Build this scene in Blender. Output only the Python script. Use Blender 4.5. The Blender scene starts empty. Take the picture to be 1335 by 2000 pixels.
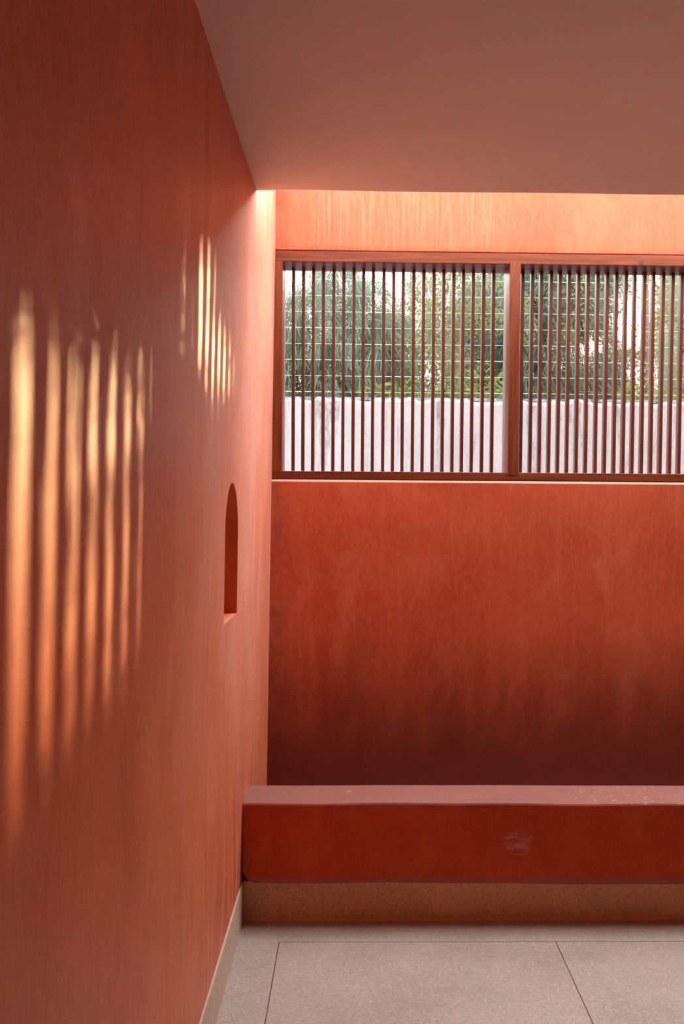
import bpy, bmesh, math, random
import numpy as np
from mathutils import Vector, Matrix
random.seed(7)
sc = bpy.context.scene
COL = sc.collection

# ------------------------------------------------------------ camera
F_PX, CX, CY, EYE = 1944.0, 735.0, 1057.0, 1.58
yaw, pitch, roll = 41 / F_PX, 79 / F_PX, 0.0075
fwd = Vector((math.sin(yaw) * math.cos(pitch), math.cos(yaw) * math.cos(pitch), -math.sin(pitch)))
rt = fwd.cross(Vector((0, 0, 1))).normalized()
dn = fwd.cross(rt)
ax = rt * math.cos(roll) - dn * math.sin(roll)
ay = rt * math.sin(roll) + dn * math.cos(roll)
cam = bpy.data.cameras.new('camera')
cam.sensor_fit = 'AUTO'
cam.sensor_width = 36.0
cam.lens = 36.0 * F_PX / 2000.0
cam.shift_x = -(CX - 667.5) / 2000.0
cam.shift_y = (CY - 1000.0) / 2000.0
cam.clip_start = 0.02
cam_ob = bpy.data.objects.new('camera', cam)
COL.objects.link(cam_ob)
m = Matrix((ax, -ay, -fwd)).transposed().to_4x4()
m.translation = (0, 0, EYE)
cam_ob.matrix_world = m
sc.camera = cam_ob

# ------------------------------------------------------------ sky, sun, exposure
SUN_DIR = Vector((0.42, 1.0, 0.19)).normalized()
SKY = 5.2
world = bpy.data.worlds.new('sky')
sc.world = world
world.use_nodes = True
wn, wl = world.node_tree.nodes, world.node_tree.links
wn.clear()
geo = wn.new('ShaderNodeTexCoord')
sep = wn.new('ShaderNodeSeparateXYZ')
wl.new(geo.outputs['Generated'], sep.inputs[0])
ramp = wn.new('ShaderNodeValToRGB')
ramp.color_ramp.elements[0].position = 0.0
ramp.color_ramp.elements[0].color = (1.0, 0.955, 0.91, 1)
ramp.color_ramp.elements[1].position = 0.75
ramp.color_ramp.elements[1].color = (0.97, 0.985, 1.0, 1)
wl.new(sep.outputs['Z'], ramp.inputs[0])
dot = wn.new('ShaderNodeVectorMath'); dot.operation = 'DOT_PRODUCT'
wl.new(geo.outputs['Generated'], dot.inputs[0])
dot.inputs[1].default_value = SUN_DIR
mx = wn.new('ShaderNodeMath'); mx.operation = 'MAXIMUM'; mx.inputs[1].default_value = 0
wl.new(dot.outputs['Value'], mx.inputs[0])
pw = wn.new('ShaderNodeMath'); pw.operation = 'POWER'; pw.inputs[1].default_value = 30
wl.new(mx.outputs[0], pw.inputs[0])
glow = wn.new('ShaderNodeMix'); glow.data_type = 'RGBA'; glow.blend_type = 'ADD'
wl.new(pw.outputs[0], glow.inputs['Factor'])
wl.new(ramp.outputs[0], glow.inputs['A'])
glow.inputs['B'].default_value = (1.0, 0.8, 0.5, 1)
bg = wn.new('ShaderNodeBackground'); bg.inputs['Strength'].default_value = SKY
wl.new(glow.outputs['Result'], bg.inputs['Color'])
side = wn.new('ShaderNodeMapRange')           # the sky is brighter on the side of the low sun
side.inputs['From Min'].default_value = -0.4; side.inputs['From Max'].default_value = 1.0
side.inputs['To Min'].default_value = SKY * 0.85; side.inputs['To Max'].default_value = SKY * 2.2
side.interpolation_type = 'SMOOTHSTEP'
wl.new(dot.outputs['Value'], side.inputs['Value'])
wl.new(side.outputs[0], bg.inputs['Strength'])
wo = wn.new('ShaderNodeOutputWorld')
wl.new(bg.outputs[0], wo.inputs[0])

sun = bpy.data.lights.new('sun', 'SUN')
sun.energy = 7.0
sun.color = (1.0, 0.61, 0.29)
sun.angle = math.radians(0.34)
sun_ob = bpy.data.objects.new('sun', sun)
COL.objects.link(sun_ob)
sun_ob.rotation_mode = 'QUATERNION'
sun_ob.rotation_quaternion = SUN_DIR.to_track_quat('Z', 'Y')
sun_ob.location = SUN_DIR * 40

vs = sc.view_settings
vs.view_transform = 'Standard'; vs.look = 'None'; vs.gamma = 1.0; vs.use_curve_mapping = False
vs.exposure = 0.47
cy = sc.cycles
cy.max_bounces = 14; cy.diffuse_bounces = 10; cy.glossy_bounces = 5; cy.transparent_max_bounces = 8
cy.sample_clamp_indirect = 12.0
cy.caustics_reflective = False; cy.caustics_refractive = False
cy.use_denoising = True

# ------------------------------------------------------------ materials
class Mat:
    def __init__(s, name, rough=0.6, spec=0.5):
        s.m = bpy.data.materials.new(name); s.m.use_nodes = True
        s.n, s.l = s.m.node_tree.nodes, s.m.node_tree.links
        s.p = s.n['Principled BSDF']
        s.p.inputs['Roughness'].default_value = rough
        s.p.inputs['Specular IOR Level'].default_value = spec
        s.tc = s.n.new('ShaderNodeTexCoord')
    def put(s, v, sock):
        if hasattr(v, 'links') or isinstance(v, bpy.types.NodeSocket): s.l.new(v, sock)
        else: sock.default_value = v
    def coord(s, scale=(1, 1, 1), loc=(0, 0, 0), kind='Object'):
        mp = s.n.new('ShaderNodeMapping')
        s.l.new(s.tc.outputs[kind], mp.inputs[0])
        mp.inputs['Scale'].default_value = scale; mp.inputs['Location'].default_value = loc
        return mp.outputs[0]
    def noise(s, scale, detail=4, rough=0.55, stretch=(1, 1, 1), dist=0.0, loc=(0, 0, 0)):
        t = s.n.new('ShaderNodeTexNoise')
        s.l.new(s.coord(stretch, loc), t.inputs['Vector'])
        t.inputs['Scale'].default_value = scale; t.inputs['Detail'].default_value = detail
        t.inputs['Roughness'].default_value = rough; t.inputs['Distortion'].default_value = dist
        return t.outputs['Fac']
    def voro(s, scale, stretch=(1, 1, 1), out='Distance', rand=1.0):
        t = s.n.new('ShaderNodeTexVoronoi')
        s.l.new(s.coord(stretch), t.inputs['Vector']); t.inputs['Scale'].default_value = scale
        t.inputs['Randomness'].default_value = rand
        return t.outputs[out]
    def rng(s, v, a, b, c=0.0, d=1.0, smooth=True):
        t = s.n.new('ShaderNodeMapRange')
        if smooth: t.interpolation_type = 'SMOOTHSTEP'
        s.put(v, t.inputs['Value'])
        for k, q in zip(('From Min', 'From Max', 'To Min', 'To Max'), (a, b, c, d)): t.inputs[k].default_value = q
        return t.outputs[0]
    def math(s, op, a, b=0.0):
        t = s.n.new('ShaderNodeMath'); t.operation = op
        s.put(a, t.inputs[0]); s.put(b, t.inputs[1])
        return t.outputs[0]
    def mix(s, f, a, b, mode='MIX'):
        t = s.n.new('ShaderNodeMix'); t.data_type = 'RGBA'; t.blend_type = mode
        s.put(f, t.inputs['Factor'])
        for v, k in ((a, 'A'), (b, 'B')):
            s.put(v if not isinstance(v, tuple) else (*v, 1) if len(v) == 3 else v, t.inputs[k])
        return t.outputs['Result']
    def pos(s):
        t = s.n.new('ShaderNodeSeparateXYZ'); s.l.new(s.tc.outputs['Object'], t.inputs[0]); return t.outputs
    def near(s, p, r0, r1):
        t = s.n.new('ShaderNodeVectorMath'); t.operation = 'DISTANCE'
        s.l.new(s.tc.outputs['Object'], t.inputs[0]); t.inputs[1].default_value = p
        return s.rng(t.outputs['Value'], r0, r1, 1.0, 0.0)
    def color(s, v): s.put((*v, 1) if isinstance(v, tuple) else v, s.p.inputs['Base Color'])
    def bump(s, h, strength, dist=0.01):
        t = s.n.new('ShaderNodeBump'); t.inputs['Strength'].default_value = strength
        t.inputs['Distance'].default_value = dist
        s.l.new(h, t.inputs['Height']); s.l.new(t.outputs[0], s.p.inputs['Normal'])

def plaster(name, base, dark, pale, rough, spec, streak=0.35, coat=0.0, seed=0.0, extra=None):
    M = Mat(name, rough, spec)
    big = M.noise(1.3, 6, 0.6, loc=(seed, 0, 0), dist=0.4)
    mid = M.noise(5.0, 7, 0.68, (1, 1, 0.55), 0.6, (seed + 3, 0, 0))
    st = M.noise(26.0, 5, 0.6, (1, 1, 0.07), 0.15, (seed, 1, 0))
    fine = M.noise(90.0, 4, 0.7, (1, 1, 0.35))
    c = M.mix(M.rng(big, 0.33, 0.68), base, dark)
    c = M.mix(M.rng(mid, 0.46, 0.78, 0, 0.75), c, pale)
    c = M.mix(M.rng(mid, 0.25, 0.48, 0.55, 0), c, dark)
    c = M.mix(M.rng(st, 0.48, 0.72, 0, streak), c, pale)
    c = M.mix(M.rng(st, 0.28, 0.46, streak * .7, 0), c, dark)
    c = M.mix(M.rng(fine, 0.42, 0.72, 0, 0.4), c, pale)
    c = M.mix(M.rng(fine, 0.28, 0.45, 0.35, 0), c, dark)
    # hairline trowel scratches
    w = M.voro(3.1, (1, 1, 0.5), 'Distance')
    sc1 = M.n.new('ShaderNodeTexWave'); M.l.new(M.coord((1, 1, 1)), sc1.inputs['Vector'])
    sc1.inputs['Scale'].default_value = 1.1; sc1.inputs['Distortion'].default_value = 22; sc1.inputs['Detail'].default_value = 3
    sc1.inputs['Detail Scale'].default_value = 0.7
    c = M.mix(M.math('MULTIPLY', M.rng(sc1.outputs['Fac'], 0.993, 1.0, 0, 0.16), M.rng(big, 0.45, 0.6)), c, pale)
    if extra: c = extra(M, c)
    M.color(c)
    h = M.math('ADD', M.math('MULTIPLY', mid, 0.7), M.math('ADD', M.math('MULTIPLY', st, 0.25), M.math('MULTIPLY', fine, 0.12)))
    M.bump(h, 0.35, 0.006)
    r = M.rng(mid, 0.3, 0.75, rough - 0.06, rough + 0.08)
    M.l.new(r, M.p.inputs['Roughness'])
    if coat:
        M.p.inputs['Coat Weight'].default_value = coat
        M.p.inputs['Coat Roughness'].default_value = 0.45
    return M.m

RED, RED_D, RED_P = (0.52, 0.088, 0.034), (0.42, 0.058, 0.02), (0.60, 0.15, 0.075)
def back_extra(M, c):
    x, y, z = M.pos()
    # pale vertical brush drags on the band above the window
    b = M.noise(95.0, 4, 0.6, (1, 1, 0.03))
    band = M.math('MULTIPLY', M.rng(z, 2.74, 2.8), M.math('MULTIPLY', M.rng(x, -0.3, -0.15), M.rng(x, 0.55, 0.75, 1, 0)))
    c = M.mix(M.rng(z, 2.74, 2.80, 0, 0.30), c, (0.66, 0.21, 0.13))
    c = M.mix(M.math('MULTIPLY', M.rng(b, 0.42, 0.72, 0, 0.3), band), c, (0.75, 0.29, 0.17))
    c = M.mix(M.math('MULTIPLY', M.rng(z, 1.666, 1.669), M.rng(z, 1.69, 1.70, 0.8, 0)), c, (0.78, 0.42, 0.31))  # worn lip under the window, its catch-light painted into the colour
    # mottled dark corner; painted shade and damp near the foot of the wall
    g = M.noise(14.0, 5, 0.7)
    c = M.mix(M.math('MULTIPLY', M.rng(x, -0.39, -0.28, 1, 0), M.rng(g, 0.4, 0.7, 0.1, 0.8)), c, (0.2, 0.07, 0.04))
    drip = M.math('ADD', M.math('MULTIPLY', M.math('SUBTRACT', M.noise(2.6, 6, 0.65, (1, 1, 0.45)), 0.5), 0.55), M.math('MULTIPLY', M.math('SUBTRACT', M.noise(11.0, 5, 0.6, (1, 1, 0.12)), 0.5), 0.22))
    damp_shade = M.math('ADD', z, drip)
    c = M.mix(M.rng(damp_shade, 0.30, 1.12, 0.93, 0), c, (0.10, 0.010, 0.004))
    return c
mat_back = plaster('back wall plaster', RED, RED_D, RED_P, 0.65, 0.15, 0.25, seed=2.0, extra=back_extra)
def left_extra(M, c):
    x, y, z = M.pos()
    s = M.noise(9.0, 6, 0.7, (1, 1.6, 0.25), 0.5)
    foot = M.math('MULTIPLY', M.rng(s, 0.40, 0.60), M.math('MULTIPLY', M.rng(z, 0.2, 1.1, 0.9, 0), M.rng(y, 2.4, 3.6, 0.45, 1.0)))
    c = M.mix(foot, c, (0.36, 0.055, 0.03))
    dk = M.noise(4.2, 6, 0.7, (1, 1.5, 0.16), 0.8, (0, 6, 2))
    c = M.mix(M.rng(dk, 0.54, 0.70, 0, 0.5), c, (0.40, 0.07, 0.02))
    lime_lit = M.noise(3.2, 7, 0.7, (1, 1, 0.4), 1.0)
    return M.mix(M.math('MULTIPLY', M.math('MULTIPLY', M.rng(lime_lit, 0.40, 0.66, 0.25, 0.85), M.rng(y, 1.4, 3.8)), M.rng(z, 0.35, 1.3, 0.25, 1.0)), c, (0.66, 0.30, 0.235))  # patchy lime; the brightening towards the lit corner is painted into the colour
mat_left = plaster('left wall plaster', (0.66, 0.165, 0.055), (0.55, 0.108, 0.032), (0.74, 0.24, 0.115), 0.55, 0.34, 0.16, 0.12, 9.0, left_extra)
mat_niche = plaster('niche plaster', (0.66, 0.19, 0.085), (0.60, 0.15, 0.06), (0.70, 0.24, 0.12), 0.6, 0.3, 0.1, seed=4.0)
mat_room = plaster('room wall plaster', (0.33, 0.05, 0.02), (0.25, 0.035, 0.014), (0.38, 0.08, 0.04), 0.65, 0.25, 0.25, seed=5.0)
def bench_extra(M, c):
    x, y, z = M.pos()
    cx_ = M.math('MULTIPLY', M.math('SUBTRACT', x, -0.3545), M.math('LESS_THAN', x, -0.3545)); cz_ = M.math('MULTIPLY', M.math('SUBTRACT', z, 0.206), M.math('LESS_THAN', z, 0.206))
    rr = M.math('SQRT', M.math('ADD', M.math('MULTIPLY', cx_, cx_), M.math('MULTIPLY', cz_, cz_)))
    c = M.mix(M.math('MULTIPLY', M.rng(rr, 0.040, 0.052, 0, 0.55), M.rng(M.noise(18.0, 4, 0.7), 0.35, 0.6)), c, (0.36, 0.15, 0.10))
    b = M.rng(M.math('ADD', z, M.math('MULTIPLY', M.noise(7.0, 4, 0.6), 0.03)), 0.165, 0.19, 1, 0)
    c = M.mix(M.math('MULTIPLY', b, 0.5), c, (0.30, 0.12, 0.09))
    sm = M.math('MULTIPLY', M.noise(30, 4, 0.6, (0.35, 1, 1), 1.5), M.near((0.62, 3.68, 0.305), 0.02, 0.14))
    c = M.mix(M.rng(sm, 0.4, 0.62, 0, 0.55), c, (0.55, 0.3, 0.24))
    c = M.mix(M.near((-0.02, 3.835, 0.448), 0.009, 0.014), c, (0.9, 0.82, 0.74))
    w = M.noise(24, 6, 0.75, (1, 1, 1), 2.5)
    on = M.math('MULTIPLY', M.rng(x, 0.75, 0.95), M.rng(z, 0.44, 0.447))
    c = M.mix(M.rng(z, 0.440, 0.4465, 0, 0.85), c, M.mix(M.rng(w, 0.35, 0.65), (0.215, 0.118, 0.104), (0.18, 0.092, 0.080)))  # top face has its own duller, less red tone
    return M.mix(M.math('MULTIPLY', on, M.rng(w, 0.56, 0.66, 0, 0.7)), c, (0.75, 0.5, 0.43))
mat_bench = plaster('bench plaster', (0.62, 0.066, 0.012), (0.48, 0.042, 0.008), (0.64, 0.11, 0.03), 0.55, 0.22, 0.1, seed=12.0, extra=bench_extra)

M = Mat('ceiling paint', 0.75, 0.25)
M.color(M.mix(M.rng(M.noise(2.0, 4), 0.35, 0.7), (0.90, 0.80, 0.72), (0.87, 0.77, 0.69)))
M.bump(M.noise(14.0, 5), 0.12, 0.004)
mat_ceil = M.m

def terrazzo(name, base, rough=0.42, dense=0.5):
    M = Mat(name, rough, 0.5)
    v = M.voro(170.0); col = M.voro(170.0, out='Color')
    s = M.n.new('ShaderNodeSeparateColor'); M.l.new(col, s.inputs[0])
    chip = M.math('MULTIPLY', M.rng(v, 0.25, 0.42, 1, 0), M.rng(s.outputs[0], 0.70, 0.72))
    v2 = M.voro(75.0); c2 = M.voro(75.0, out='Color')
    s2 = M.n.new('ShaderNodeSeparateColor'); M.l.new(c2, s2.inputs[0])
    chip2 = M.math('MULTIPLY', M.rng(v2, 0.12, 0.24, 1, 0), M.rng(s2.outputs[1], 0.74, 0.76))
    c = M.mix(M.rng(M.noise(2.6, 6, 0.65), 0.3, 0.72), tuple(k * 1.04 for k in base), tuple(k * 0.86 for k in base))
    c = M.mix(M.rng(s.outputs[1], 0.5, 1.0, 0, 0.22), c, (0.72, 0.62, 0.55))
    dark = M.mix(s.outputs[2], (0.10, 0.06, 0.045), (0.26, 0.14, 0.10))
    c = M.mix(M.math('MULTIPLY', chip, dense), c, dark)
    c = M.mix(M.math('MULTIPLY', chip2, dense + 0.15), c, (0.10, 0.07, 0.055))
    M.color(c)
    M.l.new(M.rng(M.noise(4.0, 5), 0.3, 0.7, rough - 0.07, rough + 0.1), M.p.inputs['Roughness'])
    return M.m
mat_floor = terrazzo('floor terrazzo', (0.365, 0.295, 0.255))
mat_plinth = terrazzo('plinth terrazzo', (0.70, 0.31, 0.13), 0.65, 0.6)
mat_base = terrazzo('baseboard terrazzo', (0.52, 0.37, 0.27), 0.5, 0.25)
M = Mat('joint filler', 0.7, 0.2); M.color(M.mix(M.noise(30), (0.035, 0.03, 0.032), (0.06, 0.05, 0.05))); mat_joint = M.m

def wood(name, axis, tone=1.0, knot=None):
    M = Mat(name, 0.42, 0.2)
    st = [14, 14, 14]; st[axis] = 0.9
    g = M.noise(1.6, 7, 0.62, tuple(st), 1.2)
    f = M.noise(9.0, 5, 0.7, tuple(st), 0.3)
    c = M.mix(M.rng(g, 0.3, 0.7), (0.20 * tone, 0.038 * tone, 0.012 * tone), (0.36 * tone, 0.080 * tone, 0.028 * tone))
    c = M.mix(M.rng(f, 0.5, 0.75, 0, 0.55), c, (0.13 * tone, 0.04 * tone, 0.02 * tone))
    if knot: c = M.mix(M.near(knot, 0.006, 0.022), c, (0.07, 0.03, 0.022))
    M.color(c); M.bump(f, 0.15, 0.002)
    M.l.new(M.rng(f, 0.3, 0.7, 0.32, 0.48), M.p.inputs['Roughness'])
    return M.m
mat_wood_x = wood('teak along the rail', 0, 0.62, (1.345, 4.745, 2.712))
mat_wood_z = wood('teak upright', 2, 0.6)
mat_slat = wood('teak slat', 2, 0.5)

M = Mat('limewashed wall', 0.9, 0.1)
x_, y_, z_ = M.pos()
run = M.noise(7.0, 6, 0.7, (1, 1, 0.10), 0.5)
spots = M.noise(28.0, 6, 0.75, (1, 1, 0.5))
drop = M.rng(z_, 1.5, 2.42, 0.15, 1.0)
k = M.math('MULTIPLY', M.rng(run, 0.50, 0.62), drop)
k = M.math('MULTIPLY', k, M.rng(spots, 0.34, 0.62, 0.1, 1.0))
c = M.mix(M.rng(M.noise(3.0, 5), 0.35, 0.7), (0.232, 0.242, 0.262), (0.205, 0.214, 0.236))
c = M.mix(M.math('MULTIPLY', k, 0.8), c, (0.05, 0.048, 0.055))
c = M.mix(M.rng(spots, 0.70, 0.78, 0, 0.7), c, (0.07, 0.066, 0.07))
M.color(c); M.bump(M.noise(18, 6, 0.7), 0.5, 0.02)
mat_white = M.m
M = Mat('weathered coping', 0.85, 0.2)
M.color(M.mix(M.rng(M.noise(12, 5, 0.7), 0.4, 0.65), (0.06, 0.065, 0.085), (0.22, 0.23, 0.27))); mat_cope = M.m
M = Mat('galvanised wire', 0.4, 0.5); M.color(M.mix(M.noise(4), (0.38, 0.44, 0.38), (0.32, 0.37, 0.33))); mat_wire = M.m
M = Mat('painted steel post', 0.5, 0.4); M.color(M.mix(M.noise(9), (0.25, 0.27, 0.27), (0.33, 0.34, 0.34))); mat_post = M.m
M = Mat('earth', 0.95, 0.1); M.color(M.mix(M.noise(3, 6), (0.20, 0.15, 0.10), (0.30, 0.24, 0.17))); mat_earth = M.m
M = Mat('bark', 0.9, 0.1); M.color(M.mix(M.noise(20, 6, 0.7, (1, 1, 0.2)), (0.10, 0.075, 0.06), (0.22, 0.18, 0.15))); M.bump(M.noise(30, 5), 0.6, 0.02); mat_bark = M.m

def leafy(name, a, b, trans, amt=0.5):
    M = Mat(name, 0.55, 0.25)
    rnd = M.n.new('ShaderNodeNewGeometry').outputs['Random Per Island']
    c = M.mix(rnd, a, b)
    c = M.mix(M.rng(M.noise(1.3, 4), 0.35, 0.65, 0, 0.5), c, a)
    M.color(c)
    t = M.n.new('ShaderNodeBsdfTranslucent')
    M.put((*trans, 1), t.inputs['Color'])
    mixs = M.n.new('ShaderNodeMixShader'); mixs.inputs[0].default_value = amt
    M.l.new(M.p.outputs[0], mixs.inputs[1]); M.l.new(t.outputs[0], mixs.inputs[2])
    M.l.new(mixs.outputs[0], M.n['Material Output'].inputs['Surface'])
    return M.m
mat_needle = leafy('casuarina needles', (0.095, 0.145, 0.115), (0.20, 0.262, 0.205), (0.155, 0.22, 0.16), 0.42)
mat_needle2 = leafy('grey casuarina needles', (0.10, 0.135, 0.105), (0.20, 0.235, 0.18), (0.16, 0.195, 0.13), 0.4)
mat_leaf = leafy('small tree leaves', (0.055, 0.085, 0.045), (0.15, 0.175, 0.085), (0.18, 0.185, 0.07), 0.45)
mat_shrub = leafy('shrub leaves', (0.04, 0.085, 0.035), (0.11, 0.14, 0.055), (0.13, 0.155, 0.045), 0.45)

# ------------------------------------------------------------ object helpers
def link(name, me, mat, parent=None, kind=None):
    if not isinstance(me, bpy.types.Mesh):
        bm = me; me = bpy.data.meshes.new(name); bm.to_mesh(me); bm.free()
    if mat and not me.materials: me.materials.append(mat)
    o = bpy.data.objects.new(name, me); COL.objects.link(o)
    if parent: o.parent = parent
    if kind: o['kind'] = kind
    return o
def thing(name, label, cat, loc=(0, 0, 0), group=None):
    o = bpy.data.objects.new(name, None); COL.objects.link(o); o.location = loc
    o.empty_display_size = 0.1
    o['label'] = label; o['category'] = cat
    if group: o['group'] = group
    return o
def box(bm, a, b, bevel=0.0, seg=2):
    ret = bmesh.ops.create_cube(bm, size=1.0)
    c = [(a[i] + b[i]) / 2 for i in range(3)]; d = [b[i] - a[i] for i in range(3)]
    for v in ret['verts']:
        v.co = Vector((c[0] + v.co.x * d[0], c[1] + v.co.y * d[1], c[2] + v.co.z * d[2]))
    if bevel:
        es = list({e for v in ret['verts'] for e in v.link_edges})
        bmesh.ops.bevel(bm, geom=es, offset=bevel, segments=seg, affect='EDGES', profile=0.5)
    return bm
def bx(a, b, bevel=0.0, seg=2): return box(bmesh.new(), a, b, bevel, seg)
def prism(prof, x0, x1):
    """profile of (y, z) points swept along x"""
    bm = bmesh.new()
    A = [bm.verts.new((x0, y, z)) for y, z in prof]; B = [bm.verts.new((x1, y, z)) for y, z in prof]
    n = len(prof)
    bm.faces.new(A); bm.faces.new(B[::-1])
    for i in range(n): bm.faces.new((A[i], B[i], B[(i + 1) % n], A[(i + 1) % n]))
    bmesh.ops.recalc_face_normals(bm, faces=bm.faces)
    return bm
def tube(bm, pts, radii, n=6):
    rings = []
    for i, p in enumerate(pts):
        p = Vector(p)
        d = (Vector(pts[min(i + 1, len(pts) - 1)]) - Vector(pts[max(i - 1, 0)])).normalized()
        u = d.orthogonal().normalized(); w = d.cross(u)
        rings.append([bm.verts.new(p + radii[i] * (u * math.cos(2 * math.pi * k / n) + w * math.sin(2 * math.pi * k / n))) for k in range(n)])
    for a, b in zip(rings, rings[1:]):
        # align rings
        off = min(range(n), key=lambda s: (a[0].co - b[s].co).length)
        for k in range(n): bm.faces.new((a[k], a[(k + 1) % n], b[(k + 1 + off) % n], b[(k + off) % n]))
    bm.faces.new(rings[0][::-1]); bm.faces.new(rings[-1])
    return bm

# ------------------------------------------------------------ room shell
X0, X1, YB, YR = -0.42, 4.6, 4.75, -4.0          # left, right, back wall face, rear wall
SLOT, CEIL, TOP, FLOORZ = 3.84, 2.757, 3.14, 0.0
def xl(z): return -0.4205 + 0.0120 * z           # the plastered left wall leans a little inwards

# left wall with an arched hole for the niche
NY0, NY1, NZ0, NZS = 3.08, 3.418, 1.191, 1.466
NR, NC = (NY1 - NY0) / 2, (NY0 + NY1) / 2
arc = [(NC + NR * math.cos(math.pi * (1 - i / 24)), NZS + NR * math.sin(math.pi * (1 - i / 24))) for i in range(25)]
bm = bmesh.new()
def lf(pts): return bm.faces.new([bm.verts.new((xl(z), y, z)) for y, z in pts])
lf([(YR - .2, -.6), (NY0, -.6), (NY0, TOP), (YR - .2, TOP)])
lf([(NY1, -.6), (YB + .2, -.6), (YB + .2, TOP), (NY1, TOP)])
lf([(NY0, -.6), (NY1, -.6), (NY1, NZ0), (NY0, NZ0)])
lf([(NY0, TOP)] + [(NY0, NZS)] + arc[1:-1] + [(NY1, NZS), (NY1, TOP)])
bmesh.ops.remove_doubles(bm, verts=bm.verts, dist=1e-5)
for f in bm.faces:
    if f.normal.x < 0: f.normal_flip()
# outer skin
o4 = [bm.verts.new((-0.72, y, z)) for y, z in ((YR - .2, -.6), (YB + .2, -.6), (YB + .2, TOP), (YR - .2, TOP))]
bm.faces.new(o4)
t = [bm.verts.new((xl(TOP), y, TOP)) for y in (YR - .2, YB + .2)]
bm.faces.new((o4[3], o4[2], t[1], t[0]))
e = [bm.verts.new((xl(z), YB + .2, z)) for z in (-.6, TOP)]
bm.faces.new((o4[1], o4[2], e[1], e[0]))
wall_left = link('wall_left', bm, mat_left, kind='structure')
# niche lining: jambs, arch, sill, back
bm = bmesh.new()
ring = [(NY0, NZ0), (NY0, NZS)] + arc[1:-1] + [(NY1, NZS), (NY1, NZ0)]
fr = [bm.verts.new((xl(z), y, z)) for y, z in ring]; bk = [bm.verts.new((xl(z) - 0.17, y, z)) for y, z in ring]
n = len(ring)
for i in range(n): bm.faces.new((fr[i], fr[(i + 1) % n], bk[(i + 1) % n], bk[i]))
bm.faces.new(bk)
bmesh.ops.recalc_face_normals(bm, faces=bm.faces)
bmesh.ops.reverse_faces(bm, faces=bm.faces)
link('niche', bm, mat_niche, wall_left)

# back wall: dado below the window with a soft chamfered top edge, band above, pier at the right
WZ0, WZ1, WX1 = 1.680, 2.757, 2.99
bm = prism([(YB - .012, -.6), (YB - .012, 1.667), (YB - .010, 1.6715), (YB - .005, 1.6755), (YB + .002, 1.6775), (YB + .2, 1.679), (YB + .2, -.6)], -0.45, X1 + .2)
wall_back = link('wall_back', bm, mat_back, kind='structure')
bm = prism([(YB, 2.760), (YB, TOP), (YB + .2, TOP), (YB + .2, 2.757), (YB + .006, 2.757)], -0.45, X1 + .2)
link('band', bm, mat_back, wall_back)
link('pier', bx((WX1, YB, 1.679), (X1 + .2, YB + .2, 2.757)), mat_back, wall_back)
link('wall_right', bx((X1, YR - .2, -.6), (X1 + .2, YB, TOP)), mat_room, kind='structure')
link('wall_rear', bx((-0.45, YR - .2, -.3), (X1, YR, TOP)), mat_room, kind='structure')
# ceiling slab with a handmade, slightly wavy soffit edge beside the open light slot
bm = bmesh.new()
N = 40
def edge_y(x): return SLOT + 0.004 * math.sin(3.1 * x + 1) + 0.003 * math.sin(7.3 * x) + 0.02 * math.exp(-((x + .41) / .10) ** 2)
rows = []
for i in range(N + 1):
    x = xl(CEIL) - 0.003 + (X1 - xl(CEIL)) * i / N
    y = edge_y(x)
    rows.append([bm.verts.new(p) for p in ((x, YR, CEIL), (x, y - .006, CEIL), (x, y, CEIL + .006), (x, y, CEIL + .2), (x, YR, CEIL + .2))])
for a, b in zip(rows, rows[1:]):
    for k in range(5): bm.faces.new((a[k], a[(k + 1) % 5], b[(k + 1) % 5], b[k]))
bmesh.ops.recalc_face_normals(bm, faces=bm.faces)
link('ceiling', bm, mat_ceil, kind='structure')

# floor: bed, border slab (an L along the left wall and the bench), 1 m terrazzo panels with recessed joints
floor = link('floor', bx((-0.45, YR, -0.30), (X1, 3.92, -0.006)), mat_joint, kind='structure')
J = 0.0016
JX, JY = -0.264, 3.505
bm = bmesh.new()
L = [(-0.43, YR), (JX - J, YR), (JX - J, JY + J), (X1, JY + J), (X1, 3.92), (-0.43, 3.92)]
lo = [bm.verts.new((x, y, -.006)) for x, y in L]; hi = [bm.verts.new((x, y, 0)) for x, y in L]
bm.faces.new(hi); bm.faces.new(lo[::-1])
for i in range(6): bm.faces.new((lo[i], lo[(i + 1) % 6], hi[(i + 1) % 6], hi[i]))
bmesh.ops.recalc_face_normals(bm, faces=bm.faces)
link('border_slab', bm, mat_floor, floor)
xs = [JX, 0.729, 1.724, 2.719, 3.714, X1]
ys = [JY, 2.51, 1.515, 0.52, -0.475, -1.47, -2.465, YR]
for i in range(5):
    for j in range(7):
        link('slab', bx((xs[i] + J, ys[j + 1] + J, -.006), (xs[i + 1] - J, ys[j] - J, 0.0)), mat_floor, floor)

link('unseen_shade_trench', bx((-0.45, 3.92, -0.60), (X1, YB, -0.45)), mat_earth, floor)  # unseen pit behind the bench, sunk deep to darken the wall's foot

# baseboard along the left wall
bb = prism([(0, 0), (0, .15)], 0, 1) if False else bmesh.new()
pr = [(-0.43, 0.0), (-0.4115, 0.0), (-0.4125, 0.143), (-0.4140, 0.1475), (-0.4205, 0.1485), (-0.43, 0.1485)]
A = [bb.verts.new((x, YR, z)) for x, z in pr]; B = [bb.verts.new((x, 3.689, z)) for x, z in pr]
for i in range(6): bb.faces.new((A[i], A[(i + 1) % 6], B[(i + 1) % 6], B[i]))
bb.faces.new(A); bb.faces.new(B[::-1])
bmesh.ops.recalc_face_normals(bb, faces=bb.faces)
link('baseboard_left', bb, mat_base, kind='structure')

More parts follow.
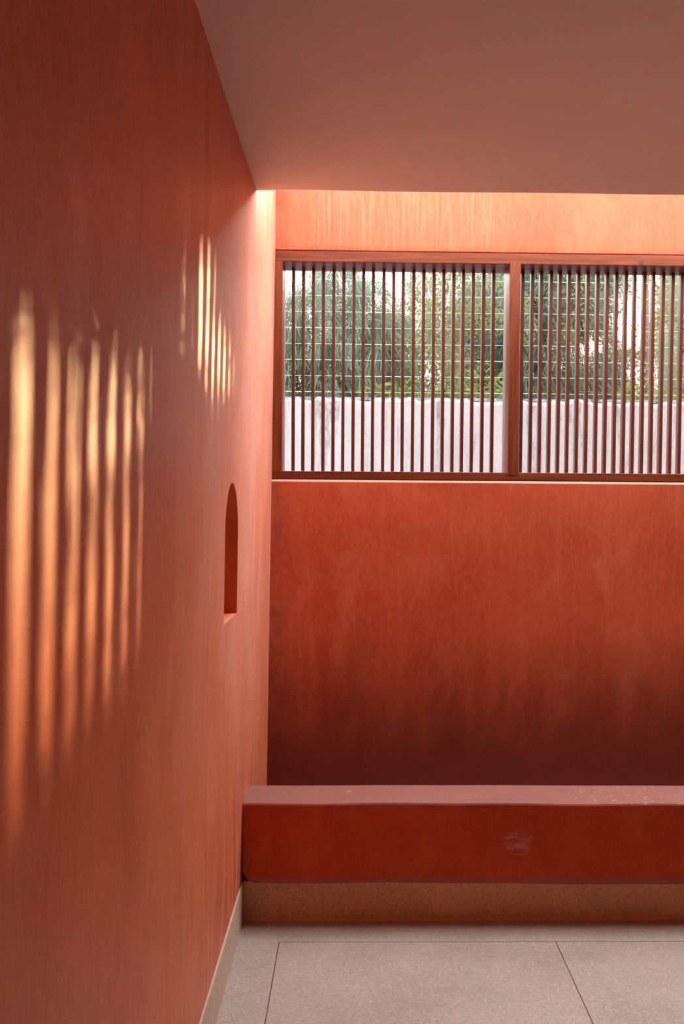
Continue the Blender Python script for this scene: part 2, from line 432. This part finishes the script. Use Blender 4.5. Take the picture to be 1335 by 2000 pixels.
# ------------------------------------------------------------ the low plastered bench in front of the back wall
bench = thing('bench', 'long low red plastered bench with pale top and speckled plinth before the back wall', 'bench', (1.2, 3.8, 0))
def at(parent, bm):
    bmesh.ops.translate(bm, verts=bm.verts, vec=-parent.location); return bm
BY0, BY1, BZ0, BZ1 = 3.679, 3.924, 0.146, 0.448
bm = bmesh.new()
NX = 90
ring = []
for i in range(NX + 1):
    x = -0.4145 + (X1 + 0.4145) * (i / NX) ** 2.2
    d = x + 0.4145
    lift = 0.050 - math.sqrt(max(0, 0.050 ** 2 - max(0, 0.050 - d) ** 2))                    # rounded lower left corner
    wav = 0.0015 * math.sin(5 * x) + 0.001 * math.sin(13 * x)
    z0 = BZ0 + lift - 0.006 * min(1, max(0, x / 1.2)) + wav
    by = BY1 + 0.004 * math.sin(2.3 * x) + wav
    ring.append([bm.verts.new(p) for p in (
        (x, BY0 + .012, z0 - .001), (x, BY0 + .004, z0), (x, BY0, z0 + .006), (x, BY0, BZ1 - .006 + wav), (x, BY0 + .004, BZ1 + wav),
        (x, by - .006, BZ1), (x, by, BZ1 - .008), (x, by, z0))])
for a, b in zip(ring, ring[1:]):
    for k in range(8): bm.faces.new((a[k], a[(k + 1) % 8], b[(k + 1) % 8], b[k]))
bm.faces.new(ring[0]); bm.faces.new(ring[-1][::-1])
bmesh.ops.recalc_face_normals(bm, faces=bm.faces)
def own_coord(o, off):
    return o
sb = link('seat_block', bm, mat_bench)
sb.parent = bench; sb.matrix_parent_inverse = Matrix.Translation(-bench.location)
bm = prism([(3.690, 0.010), (3.690, 0.150), (3.91, 0.150), (3.91, 0.0), (3.682, 0.0), (3.684, 0.006)], -0.4115, X1)
pl = link('plinth', bm, mat_plinth); pl['label'] = 'speckled terrazzo plinth under red plaster'
pl.parent = bench; pl.matrix_parent_inverse = Matrix.Translation(-bench.location)

# ------------------------------------------------------------ slatted timber window
win = link('window_1', bx((-0.402, YB - .003, 2.704), (WX1, YB + .197, 2.754), .003), mat_wood_x, kind='structure')   # head rail
link('bottom_rail', bx((-0.402, YB - .003, 1.682), (WX1, YB + .197, 1.719), .0025), mat_wood_x, win)
link('jamb', bx((-0.402, YB - .003, 1.719), (-0.352, YB + .197, 2.704), .002), mat_wood_z, win)
link('jamb', bx((2.937, YB - .003, 1.719), (WX1, YB + .197, 2.704), .002), mat_wood_z, win)
for mxx in (0.722, 1.846):
    bm = bx((mxx, YB - .006, 1.719), (mxx + .051, YB + .19, 2.704), .003)
    box(bm, (mxx, YB - .006, 2.700), (mxx + .051, YB - .0035, 2.716), .0008)
    box(bm, (mxx, YB - .006, 1.707), (mxx + .051, YB - .0035, 1.724), .0008)
    link('mullion', bm, mat_wood_z, win)
slat_me = None
bays = [[-0.308 + 0.04855 * i for i in range(21)], [0.806 + 0.0460 * i for i in range(23)], *[[a + 0.0470 * i for i in range(21)] for a in (1.926,)]]
for bay in bays:
    for x in bay:
        if slat_me is None:
            s = link('slat', bx((-.0078, -.018, 0), (.0078, .018, 0.985), .0012, 1), mat_slat, win); slat_me = s.data
        else:
            s = bpy.data.objects.new('slat', slat_me); COL.objects.link(s); s.parent = win
        s.location = (x + random.uniform(-.0015, .0015), YB + .148, 1.719)
        s.rotation_euler = (0, random.uniform(-.0012, .0012), random.uniform(-.03, .03))

# ------------------------------------------------------------ outside: ground, white boundary wall, wire fence
link('ground', bx((-40, YB + .2, -0.6), (40, 90, -0.35)), mat_earth, kind='structure')
WY, WT = 8.0, 2.41
bm = bmesh.new()
N = 520
prev = None
random.seed(21)
hgt = [0.0] * (N + 1)
ph = [random.uniform(0, 6.28) for _ in range(8)]
for i in range(N + 1):
    x = -7 + 20 * i / N
    w = sum(math.sin(x * f + ph[k]) * a for k, (f, a) in enumerate(((2.1, .006), (5.7, .008), (13, .009), (27, .009), (43, .006))))
    hgt[i] = WT - 0.018 + max(-.03, min(.022, w)) + random.uniform(-.004, .004)
rows = []
for i in range(N + 1):
    x = -7 + 20 * i / N
    rows.append([bm.verts.new(p) for p in ((x, WY, -.4), (x, WY, 1.4), (x, WY - .003, hgt[i] - .03), (x, WY + .01, hgt[i] - .006), (x, WY + .05, hgt[i]), (x, WY + .12, WT - .02), (x, WY + .2, WT - .02), (x, WY + .2, -.4))])
for a, b in zip(rows, rows[1:]):
    for k in range(7): bm.faces.new((a[k], b[k], b[k + 1], a[k + 1]))
bmesh.ops.recalc_face_normals(bm, faces=bm.faces)
wall_garden = link('wall_garden', bm, mat_white, kind='structure')
link('coping', bx((-7, WY + .10, WT - .02), (13, WY + .21, WT + .006), .004), mat_cope, wall_garden)

fence = thing('wire_fence', 'fence of thin pale horizontal wires strung above the white boundary wall', 'fence', (1.31, WY + .16, WT + .006))
fz = [2.465 + 0.1295 * i for i in range(8)]
wire_me = None
for z in fz:
    bm = bmesh.new()
    for a, b in ((-4.84, -2.79), (-2.79, -.74), (-.74, 1.31), (1.31, 3.36), (3.36, 5.41), (5.41, 7.46)):
        tube(bm, [(a, WY + .16, z), ((a + b) / 2, WY + .16, z - .003), (b, WY + .16, z)], [.0017] * 3, 5)
    w = link('wire', bm, mat_wire); w.parent = fence; w.matrix_parent_inverse = Matrix.Translation(-fence.location)
for x in (-4.84, -2.79, -.74, 1.31, 3.36, 5.41, 7.46):
    bm = bx((x - .018, WY + .145, WT + .006), (x + .018, WY + .175, 3.43), .003)
    w = link('post', bm, mat_post); w.parent = fence; w.matrix_parent_inverse = Matrix.Translation(-fence.location)

# ------------------------------------------------------------ trees and shrubs beyond the wall
rng = np.random.default_rng(5)
S = np.array(SUN_DIR)
def blades(name, mat, base, dirs, length, width, parent, bend=0.25, taper=True):
    """many thin curved leaves or needles in one mesh: two quads each"""
    n = len(base)
    side = np.cross(dirs, rng.normal(size=(n, 3))); side /= np.linalg.norm(side, axis=1)[:, None] + 1e-9
    L, W = length[:, None], width[:, None]
    mid = base + dirs * L * .5; tip = base + dirs * L; tip[:, 2] -= bend * length
    V = np.empty((n, 5, 3), np.float32)
    V[:, 0] = base - side * W * .25; V[:, 1] = base + side * W * .25
    V[:, 2] = mid + side * W * .5; V[:, 3] = mid - side * W * .5; V[:, 4] = tip
    me = bpy.data.meshes.new(name)
    me.vertices.add(n * 5); me.vertices.foreach_set('co', V.ravel())
    idx = np.arange(n)[:, None] * 5
    loops = np.hstack([idx + [[0, 1, 2, 3]], idx + [[3, 2, 4]]]).astype(np.int32).ravel()
    me.loops.add(n * 7); me.loops.foreach_set('vertex_index', loops)
    me.polygons.add(n * 2)
    st = (np.arange(n)[:, None] * 7 + [[0, 4]]).ravel().astype(np.int32)
    me.polygons.foreach_set('loop_start', st)
    me.polygons.foreach_set('loop_total', np.tile([4, 3], n).astype(np.int32))
    me.update(calc_edges=True)
    me.materials.append(mat)
    o = bpy.data.objects.new(name, me); COL.objects.link(o)
    o.parent = parent; o.matrix_parent_inverse = Matrix.Translation(-parent.location)
    o['kind'] = 'stuff'
    return o

# leaves left out of the crowns to shape the sun patches on the left wall
def sun_cutout(p):
    """distance-based chance that foliage at p is missing"""
    t = (4.87 - p[:, 1]) / S[1]
    wx, wz = p[:, 0] + t * S[0], p[:, 2] + t * S[2]
    # dappled clearing: wanted transmission of sunlight, turned into a share of leaves left standing
    u = np.stack([wx * 5, wz * 3.2, 0 * wx], 1)
    wob = vnoise(u, 1.6, 77)
    def patch(x0, x1, z0, z1, soft, amt):
        d = np.maximum(np.maximum(x0 - wx, wx - x1), np.maximum(z0 - wz, wz - z1)) + .03 * wob
        return amt * np.clip(.5 - d / soft, 0, 1)
    T = np.maximum.reduce([patch(.86, 1.02, 1.97, 2.34, .26, 1), patch(.95, 1.40, 1.93, 2.34, .26, 1), patch(1.0, 1.3, 2.1, 2.54, .2, .2),
                           patch(.46, .65, 2.39, 2.95, .08, .8), patch(.24, .47, 2.18, 2.47, .10, .75)])
    T = np.clip(T * (1 - .25 * np.clip(wob, -1, 1)), 1e-5, 1)
    gone = np.clip(1 + np.log(T) / 11.0, 0, 1)
    # the bright gap in the crowns that the window looks at
    q = p - np.array([0, 0, 1.58])
    g = np.array([.266, .946, .185]); g /= np.linalg.norm(g)
    a = q @ g
    r = np.linalg.norm(q - a[:, None] * g, axis=1) / a
    gone = np.maximum(gone, np.clip(1.3 - r / .020, 0, .90))
    return rng.random(len(p)) < gone

def branchwork(x, y, top, lean, crown, parent, r=0.09, n=26):
    bm = bmesh.new()
    pts = [(x + lean * t * t * 2 + .05 * math.sin(4 * t + x), y + .05 * math.cos(5 * t), -.45 + (top + .45) * t) for t in [k / 8 for k in range(9)]]
    tube(bm, pts, [r * (1 - .8 * k / 8) for k in range(9)], 8)
    link_to(parent, 'trunk', bm, mat_bark)
    bm = bmesh.new()
    rs = random.Random(int(x * 100) + 3)
    for i in range(n):
        t = rs.uniform(.35, .98); k = min(7, int(t * 8)); a, b = Vector(pts[k]), Vector(pts[k + 1]); p = a.lerp(b, t * 8 - k)
        ang = rs.uniform(0, 6.28); ln = crown * rs.uniform(.5, 1.0) * (1.15 - .6 * t)
        d = Vector((math.cos(ang), math.sin(ang), rs.uniform(.2, .9))).normalized()
        q1 = p + d * ln * .5; q2 = p + d * ln + Vector((0, 0, -.12 * ln))
        tube(bm, [p, q1, q2], [r * .28 * (1.1 - t), r * .17 * (1.1 - t), .003], 5)
        for s in range(2):
            e = q1 + Vector((rs.uniform(-.4, .4), rs.uniform(-.4, .4), rs.uniform(-.2, .4))) * ln
            tube(bm, [q1, e], [r * .1, .002], 4)
    link_to(parent, 'branches', bm, mat_bark)['kind'] = 'stuff'
def link_to(parent, name, bm, mat):
    o = link(name, bm, mat); o.parent = parent; o.matrix_parent_inverse = Matrix.Translation(-parent.location); return o

def in_crown(n, c, rad, p=2.2):
    u = rng.uniform(-1, 1, (int(n * 3), 3)); u = u[(np.abs(u) ** p).sum(1) < 1][:n]
    return np.array(c) + u * np.array(rad)
def vnoise(p, scale, seed):
    r = np.random.default_rng(seed); out = np.zeros(len(p))
    for k in range(7):
        w = r.normal(size=3) * scale * (1 + .35 * k); out += np.sin(p @ w + r.uniform(0, 6.28)) / (1 + .2 * k)
    return out / 2.4
def casuarina(x, y, z0, z1, rad, n_spray, per, mat, label, thresh=-.35, seed=1, lean=0.0):
    t = thing('casuarina_tree', label, 'tree', (x, y, -.35), 'trees beyond the white wall')
    branchwork(x, y, z1, lean, rad * 1.1, t)
    c = in_crown(n_spray, (x, y, (z0 + z1) / 2), (rad, rad * .8, (z1 - z0) / 2), 2.6)
    c = c[vnoise(c, 1.9, seed) > thresh]
    out = c - np.array([x, y, 0]); out[:, 2] = 0
    out /= np.linalg.norm(out, axis=1)[:, None] + .2
    mean = out * rng.uniform(.15, .9, (len(c), 1)) + np.array([0, 0, -1.0]) * rng.uniform(.35, 1.2, (len(c), 1)) + rng.normal(scale=.3, size=c.shape)
    base = np.repeat(c, per, 0) + rng.normal(scale=.045, size=(len(c) * per, 3))
    d = np.repeat(mean, per, 0) + rng.normal(scale=.22, size=(len(c) * per, 3))
    d /= np.linalg.norm(d, axis=1)[:, None]
    k = ~sun_cutout(base + d * .12)
    base, d = base[k], d[k]
    blades('foliage', mat, base, d, rng.uniform(.16, .34, len(base)), rng.uniform(.004, .0075, len(base)), t, .12)
    return t
def broadleaf(name, x, y, z0, z1, rad, n, size, mat, label, cat, group, thresh=-.2, seed=1, lean=0.0, ry=.8, r=.06):
    t = thing(name, label, cat, (x, y, -.35), group)
    branchwork(x, y, z1 - .1, lean, rad, t, r, 22)
    c = in_crown(n, (x + lean, y, (z0 + z1) / 2), (rad, rad * ry, (z1 - z0) / 2), 2.2)
    c = c[vnoise(c, 3.4, seed) > thresh]
    d = rng.normal(size=c.shape) + np.array([0, 0, -.35]); d /= np.linalg.norm(d, axis=1)[:, None]
    k = ~sun_cutout(c)
    c, d = c[k], d[k]
    blades('foliage', mat, c, d, rng.uniform(.6, 1.3, len(c)) * size, rng.uniform(.35, .55, len(c)) * size, t, .1)
    return t
casuarina(-2.05, 11.8, .6, 6.6, 1.5, 1500, 26, mat_needle, 'casuarina tree at the far left edge of the window view beside a denser one', -.5, 3)
casuarina(-.45, 11.0, .8, 4.25, 1.15, 2300, 34, mat_needle, 'dense casuarina tree with drooping teal needles behind the left end of the window', -.55, 4)
casuarina(.75, 13.0, .8, 4.6, 1.25, 1700, 30, mat_needle2, 'greyish casuarina tree with bright sky showing through in the middle of the left bay', -.30, 5)
casuarina(2.15, 11.6, .8, 5.2, 1.0, 2900, 34, mat_needle, 'tall dense casuarina tree just right of the window post', -.9, 6)
casuarina(5.0, 12.5, .8, 5.6, 1.35, 2200, 30, mat_needle, 'casuarina tree at the right edge right of the sun gap', -.5, 8)
broadleaf('leafy_tree', .98, 10.4, 2.2, 4.2, .78, 7000, .055, mat_leaf, 'small leaved yellowish green tree just left of the window post', 'tree', 'trees beyond the white wall', -.1, 9, .1)
broadleaf('leafy_tree', 3.3, 11.0, 1.6, 5.0, 1.15, 13000, .055, mat_leaf, 'loose small leaved tree with the sun shining through its crown', 'tree', 'trees beyond the white wall', -.05, 11, -.1)
broadleaf('leafy_tree', 9.3, 24.0, 3.0, 8.6, 2.1, 26000, .20, mat_leaf, 'tall dense tree added far beyond the wall to block the low sun', 'tree', 'trees beyond the white wall', -.9, 15, 0, .8, .14)  # blocker added on the sun's path, nearly out of view
labs = ['low shrub peeping over the white wall at the left end', 'yellow green shrub over the white wall in the left bay', 'bright green shrub over the white wall left of the post',
        'green shrub over the white wall right of the post', 'leafy shrub over the white wall below the sun gap', 'dense shrub over the white wall at the right edge']
for i, (x, h) in enumerate(((-.85, 2.45), (.35, 2.72), (1.1, 2.80), (1.95, 2.62), (2.75, 2.75), (3.6, 2.8))):
    broadleaf('shrub', x, 9.25 + .2 * (i % 2), .6, h, .62, 5200, .085, mat_shrub, labs[i], 'shrub', 'shrubs behind the white wall', -.35, 20 + i, 0, .6, .03)
